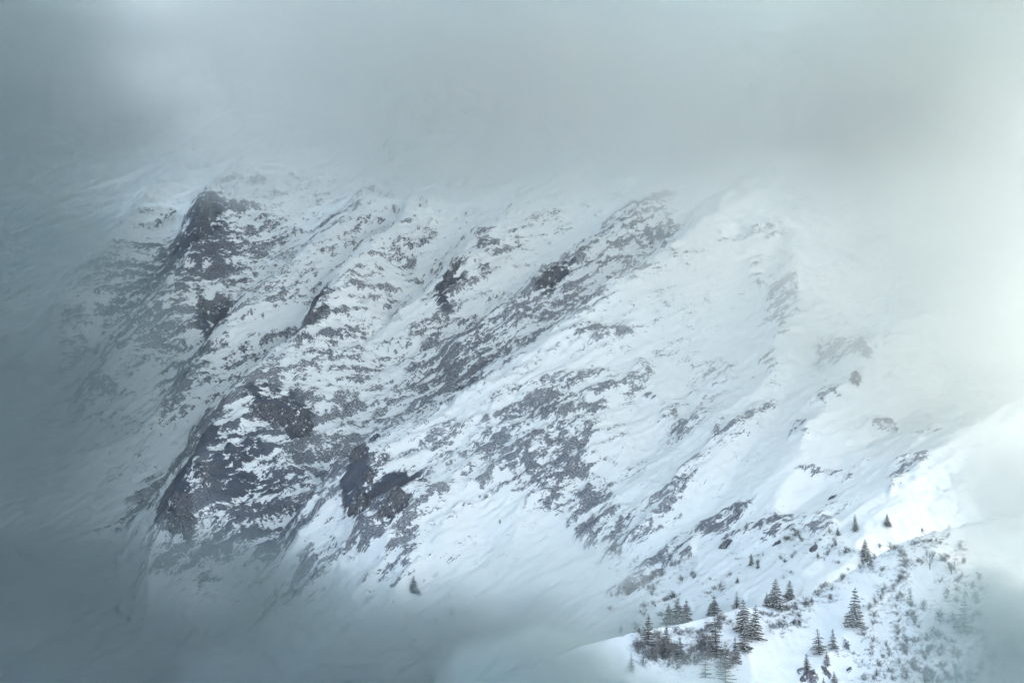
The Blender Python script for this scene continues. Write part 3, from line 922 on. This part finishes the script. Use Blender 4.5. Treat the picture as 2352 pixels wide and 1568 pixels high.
# low scrub poking through the snow between the shrubs: past counting, one object
uv_, uf_ = [], []
ur = random.Random(99)
for places, (h0, h1), on, lab, grp in SHRUB_SETS:
    for px, py in places:
        for k in range(9 if on is None else 4):
            gx0, gy0 = px + ur.gauss(0, 13), py + ur.gauss(0, 9)
            if on is None and gy0 > 1600:
                continue
            p, D, where = ground(gx0, gy0, on)
            if on is None and where != 'hillside':
                continue
            hh = ur.uniform(2.0, 7.5) / FPX * D
            for t in range(9):
                b = np.array([p[0] + ur.gauss(0, hh * .5), p[1] + ur.gauss(0, hh * .5), p[2] - .15])
                e = b + np.array([ur.gauss(0, .55), ur.gauss(0, .55), ur.uniform(.3, 1.1)]) * hh
                m_ = (b + e) / 2 + np.array([ur.gauss(0, .1), ur.gauss(0, .1), 0]) * hh
                tube(uv_, uf_, [b, m_, e], [.05, .04, .02], 3)
                g = m_ + np.array([ur.gauss(0, .5), ur.gauss(0, .5), ur.gauss(.2, .3)]) * hh * .6
                tube(uv_, uf_, [m_, g], [.03, .015], 3)
tag(link('undergrowth', mesh_from('undergrowth', np.array(uv_), np.array(uf_), M_TWIG)), 'low twiggy scrub poking through the snow between the shrubs', kind='stuff')

# ------------------------------------------------------------------ the dark outcrops that stand clear of the snow
# px, py, half length, half width, tilt, height m, surface, label
OUTCROPS = [
    (682, 972, 34, 34, 80, 7, 'mountain', 'largest bare black cliff block in the dark hollow of the mountain'),
    (630, 950, 52, 20, 15, 5, 'mountain', 'low black cliff band beside the largest black block'),
    (412, 1172, 34, 36, 55, 7, 'mountain', 'rounded black buttress at the left foot of the dark cliff'),
    (470, 1085, 14, 26, 20, 4, 'mountain', 'small black crag under the snow edge above the buttress'),
    (826, 1160, 26, 22, 45, 5, 'mountain', 'left of two brown-black slabs on the lower mountain'),
    (905, 1160, 48, 17, 38, 5, 'mountain', 'long brown-black slab slanting up beside its shorter twin'),
    (822, 1040, 26, 22, 30, 5, 'mountain', 'dark crag at the end of the purple rock band'),
    (848, 1092, 14, 11, 30, 4, 'mountain', 'small round dark knob above the brown-black slabs'),
    (470, 710, 22, 16, 60, 4, 'mountain', 'upper of the small black crags in the snow basin of the left wall'),
    (718, 726, 46, 13, 42, 4, 'mountain', 'long grey slab slanting across the left middle slope'),
    (1032, 630, 42, 9, 55, 4, 'mountain', 'narrow grey rock fin on the upper middle slope'),
    (1262, 640, 34, 12, 30, 4, 'mountain', 'blue-grey wedge of rock high in the middle'),
    (470, 500, 20, 44, 10, 5, 'mountain', 'dark upright pillar in the upper left wall'),
    (1785, 1248, 12, 4.5, 22, 2.2, 'mountain', 'sharp dark boulder behind the crest, left of two'),
    (1868, 1260, 12, 6.5, 30, 2.5, 'mountain', 'dark overhanging boulder behind the crest, right of two'),
    (1666, 1250, 17, 8, 15, 2.5, 'mountain', 'snow-streaked dark outcrop among shrubs above the crest'),
    (1450, 1352, 20, 8, 10, 2.5, 'mountain', 'fogged dark outcrop at the low end of the rocky band'),
    (1965, 868, 16, 13, 40, 4, 'mountain', 'pale grey crag on the bright right-hand slope'),
    (1910, 1143, 11, 3.5, 20, 2, 'mountain', 'thin dark rock slit on the bright slope'),
    (1856, 1554, 20, 10, 12, 2.6, 'hillside', 'black snow-capped outcrop at the photo bottom under a small spruce'),
    (1842, 1583, 9, 6, 0, 1.6, 'hillside', 'small dark rock below the black outcrop'),
    (1944, 1485, 8, 5, -30, 1.2, 'hillside', 'rough little rock beside the pale loose spruce'),
    (1950, 1538, 9, 3, 20, 1.0, 'hillside', 'thin dark ledge on the shaded slope below the rough rock'),
    (1900, 1546, 10, 3, -10, 1.2, 'hillside', 'dark ledge under the little spruce at the photo bottom'),
    (1768, 1582, 8, 7, 0, 1.2, 'hillside', 'round dark rock poking from smooth snow at the photo bottom'),
]
for oi, (px, py, a, b, an, hh, on, lab) in enumerate(OUTCROPS):
    p, D, where = ground(px, py, 'mountain' if on == 'mountain' else None)
    sc = D / FPX
    n_side = int(min(90, max(24, a * sc * 2.4 / 0.6)))
    gx_ = np.linspace(-1.5, 1.5, n_side)
    QX, QY = np.meshgrid(gx_, gx_)
    ca, sa = math.cos(R(an)), math.sin(R(an))
    ex, ey = QX * a * sc, QY * b * sc
    pv = P(px, py, 1.0)
    tilt = (TH if on == 'mountain' else R(36)) - math.atan2(pv[2], pv[1])
    ds, dt = ex * ca - ey * sa, (ex * sa + ey * ca) / math.sin(tilt)
    sd = 500 + oi * 31
    r_ = np.sqrt(QX ** 2 + QY ** 2) + .75 * fbm(QX * 1.3 + oi * 9, QY * 1.3, sd, 4, .6) + .4 * fbm((ds * .78 + dt * .6) / 5, (dt * .78 - ds * .6) / 1.6, sd + 5, 3, .6)
    prof = 1 - smooth(0.55, 1.05, r_)
    bu, bv = ds * math.cos(R(38)) + dt * math.sin(R(38)) * .8, -ds * math.sin(R(38)) + dt * math.cos(R(38)) * .8
    rough = ridged(bu / 8, bv / 3.0, sd + 9, 4) * .6 + fbm(bu / 2.2, bv / 1.1, sd + 3, 3) * .3
    bump = hh * (prof * (0.55 + rough) - 0.20)
    if on == 'mountain':
        s0, t0, _ = to_face(p)
        s_, t_ = s0 + ds, t0 + dt
        nn = face_n(s_, t_) + bump
        # beds overhang a little down the slope
        v = O + s_[..., None] * TS + (t_ - 0.35 * bump * prof)[..., None] * TT + nn[..., None] * TN
    else:
        x_, y_ = p[0] + ds, p[1] + dt * .8
        v = np.stack([x_, y_ - .4 * bump * prof, hill_z(x_, y_) + bump], -1)
    org = v.reshape(-1, 3).mean(0)
    me = mesh_from('rock_outcrop', v.reshape(-1, 3) - org, grid_faces(n_side, n_side), M_OUT)
    bed = fbm(bu / 6, bv / 1.7, sd + 13, 4, .62)
    float_attr(me, 'rock', 0.40 - 1.3 * np.maximum(bed - .05, 0))
    float_attr(me, 'bare', np.full(ex.shape, 0.5))
    float_attr(me, 'su', bu)
    float_attr(me, 'sv', bv)
    o = link('rock_outcrop', me, loc=tuple(org))
    tag(o, lab, 'rock', 'dark outcrops bare of snow')


# ------------------------------------------------------------------ air: one box of thin haze, then the clouds
HAZE_DENSITY = 0.00004


def volume_material(name, color, density, aniso, falloff=None):
    m, n = new_mat(name)
    out = nd(n, 'ShaderNodeOutputMaterial')
    pv = nd(n, 'ShaderNodeVolumePrincipled')
    pv.inputs['Color'].default_value = (*color, 1)
    pv.inputs['Anisotropy'].default_value = aniso
    pv.inputs['Density'].default_value = density
    if falloff:
        scale, rag, core, seed = falloff
        tc = nd(n, 'ShaderNodeTexCoord')
        ln = nd(n, 'ShaderNodeVectorMath', operation='LENGTH')
        n.links.new(tc.outputs['Object'], ln.inputs[0])
        geo = nd(n, 'ShaderNodeNewGeometry')
        mp = nd(n, 'ShaderNodeMapping')
        mp.inputs['Location'].default_value = (seed * 3.7, seed * 1.3, seed * 7.1)
        mp.inputs['Scale'].default_value = (1 / scale, 1 / scale, 1.5 / scale)
        n.links.new(geo.outputs['Position'], mp.inputs['Vector'])
        nz = nd(n, 'ShaderNodeTexNoise', in_Scale=1.0, in_Detail=3.0, in_Roughness=0.55)
        n.links.new(mp.outputs[0], nz.inputs['Vector'])
        # ragged radius: the unit sphere's radius pushed in and out by the noise
        r = mathn(n, 'MULTIPLY_ADD', mathn(n, 'SUBTRACT', nz.outputs['Fac'], 0.62), rag, ln.outputs['Value'])
        mr = nd(n, 'ShaderNodeMapRange', interpolation_type='SMOOTHERSTEP')
        mr.inputs['From Min'].default_value = 1.0
        mr.inputs['From Max'].default_value = core
        mr.inputs['To Min'].default_value = 0.0
        mr.inputs['To Max'].default_value = density
        n.links.new(r, mr.inputs['Value'])
        # nothing reaches the mesh itself
        ed = nd(n, 'ShaderNodeMapRange', interpolation_type='SMOOTHSTEP')
        ed.inputs['From Min'].default_value = 1.0
        ed.inputs['From Max'].default_value = 0.8
        n.links.new(ln.outputs['Value'], ed.inputs['Value'])
        n.links.new(mathn(n, 'MULTIPLY', mr.outputs[0], ed.outputs[0]), pv.inputs['Density'])
    n.links.new(pv.outputs[0], out.inputs['Volume'])
    return m


def box_mesh(name, lo, hi, mat):
    v = np.array([(x, y, z) for z in (lo[2], hi[2]) for y in (lo[1], hi[1]) for x in (lo[0], hi[0])])
    f = np.array([(0, 2, 3, 1), (4, 5, 7, 6), (0, 1, 5, 4), (2, 6, 7, 3), (0, 4, 6, 2), (1, 3, 7, 5)])
    return mesh_from(name, v, f, mat, False)


def ico_sphere():
    import bmesh
    bm = bmesh.new()
    bmesh.ops.create_icosphere(bm, subdivisions=3, radius=1.02)
    me = bpy.data.meshes.new('cloud')
    bm.to_mesh(me)
    bm.free()
    return me


ICO = ico_sphere()

# (name, centre px, py, distance, radii x y z in metres, colour, density, anisotropy, noise metres, raggedness, core, label)
BRIGHT, GREY, SHADE_TINT = (0.93, 0.96, 0.955), (0.74, 0.85, 0.87), (0.31, 0.43, 0.455)  # bank by bank, light and shade are put into the vapour's colour
SOFT = (0.68, 0.75, 0.75)
DIM = (0.74, 0.80, 0.795)
PALE = (0.83, 0.93, 0.95)
WISP = (0.90, 0.965, 0.975)
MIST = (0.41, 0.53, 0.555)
CLOUDS = [
    # the ceiling over the mountain, then the banks that close it in on either side and below
    ('cloud', 250, -260, 1560, (560, 400, 265), PALE, 0.0055, 0.3, 170, 0.9, 0.2),
    ('cloud', 1950, -280, 1560, (780, 400, 280), GREY, 0.0066, 0.15, 170, 0.6, 0.2),
    ('cloud', 560, 215, 1380, (360, 180, 92), WISP, 0.0085, 0.3, 70, 1.2, 0.15),
    ('cloud', 1480, 285, 1400, (340, 150, 82), WISP, 0.0090, 0.3, 65, 1.2, 0.15),
    ('cloud', -330, 780, 1260, (262, 240, 480), SHADE_TINT, 0.010, 0.3, 110, 1.0, 0.15),
    ('cloud', 130, 1640, 1180, (370, 200, 138), SHADE_TINT, 0.018, 0.3, 90, 1.0, 0.2),
    ('cloud', 2420, 480, 1330, (230, 240, 310), SOFT, 0.0075, 0.15, 110, 0.9, 0.25),
    ('cloud', 1920, 640, 1180, (180, 70, 110), WISP, 0.0080, 0.3, 100, 0.9, 0.1),
    ('cloud', 2400, 1150, 915, (64, 44, 48), SOFT, 0.042, 0.15, 36, 1.0, 0.1),
    ('cloud', 1080, 1620, 1030, (190, 100, 74), MIST, 0.018, 0.35, 60, 1.2, 0.25),
    ('cloud', 1250, 1340, 1090, (80, 50, 34), PALE, 0.012, 0.3, 40, 1.2, 0.2),
    ('cloud', 1265, 1600, 780, (54, 40, 34), MIST, 0.07, 0.35, 26, 1.0, 0.2),
    ('cloud', 1600, 1600, 770, (44, 26, 20), MIST, 0.022, 0.35, 18, 1.1, 0.1),
    ('cloud', 2450, 1540, 790, (84, 54, 60), SHADE_TINT, 0.045, 0.3, 30, 1.3, 0.0),  # its dark colour stands in for the shading of this corner
    ('cloud', 2220, 1400, 790, (76, 36, 48), MIST, 0.007, 0.35, 30, 1.1, 0.1),
    ('cloud', 1840, 330, 1340, (170, 90, 62), WISP, 0.008, 0.2, 60, 1.1, 0.15),
    ('cloud', 1800, -60, 1900, (520, 220, 170), DIM, 0.012, 0.15, 200, 0.5, 0.3),
    # out-of-view deck over the near valley, added to dim the hillside
    ('cloud', 1900, -1350, 930, (1500, 620, 100), GREY, 0.055, 0.3, 220, 0.6, 0.55),
]
CLOUD_LABELS = [
    'grey ceiling of cloud over the left summit', 'pale ceiling of cloud over the right summit', 'wisp of cloud hanging across the upper left ridges', 'wisp of cloud hanging across the upper middle ridges',
    'bank of cloud closing the left side, coloured dark as if shaded', 'mist bank filling the valley at bottom left, coloured dark as if shaded', 'pale bank of cloud closing the right side', 'thin bright veil over the white right-hand slope',
    'bright puff of mist beyond the upper end of the crest', 'grey mist bank along the bottom centre', 'small bright puff above the bottom mist bank', 'mist swallowing the low end of the hillside crest',
    'mist lying in the dark thicket', 'wisp at the bottom right corner, coloured dark as if shaded', 'faint mist over the shrub slope', 'wisp of cloud hiding the upper right ridge', 'grey cloud far behind the right summit', 'unseen cloud deck added above the near valley to dim the hillside']
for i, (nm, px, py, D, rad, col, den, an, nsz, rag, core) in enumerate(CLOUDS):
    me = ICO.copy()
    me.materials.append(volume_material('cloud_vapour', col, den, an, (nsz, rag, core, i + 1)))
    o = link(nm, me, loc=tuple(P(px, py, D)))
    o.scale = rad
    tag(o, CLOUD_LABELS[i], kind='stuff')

HB = ((-5200, -3200, -320), (5200, 7200, 1100))
me = box_mesh('haze', HB[0], HB[1], volume_material('haze_air', (0.9, 0.95, 0.97), HAZE_DENSITY, 0.45))
tag(link('haze', me), 'thin pale haze filling the air of the whole valley', kind='stuff')
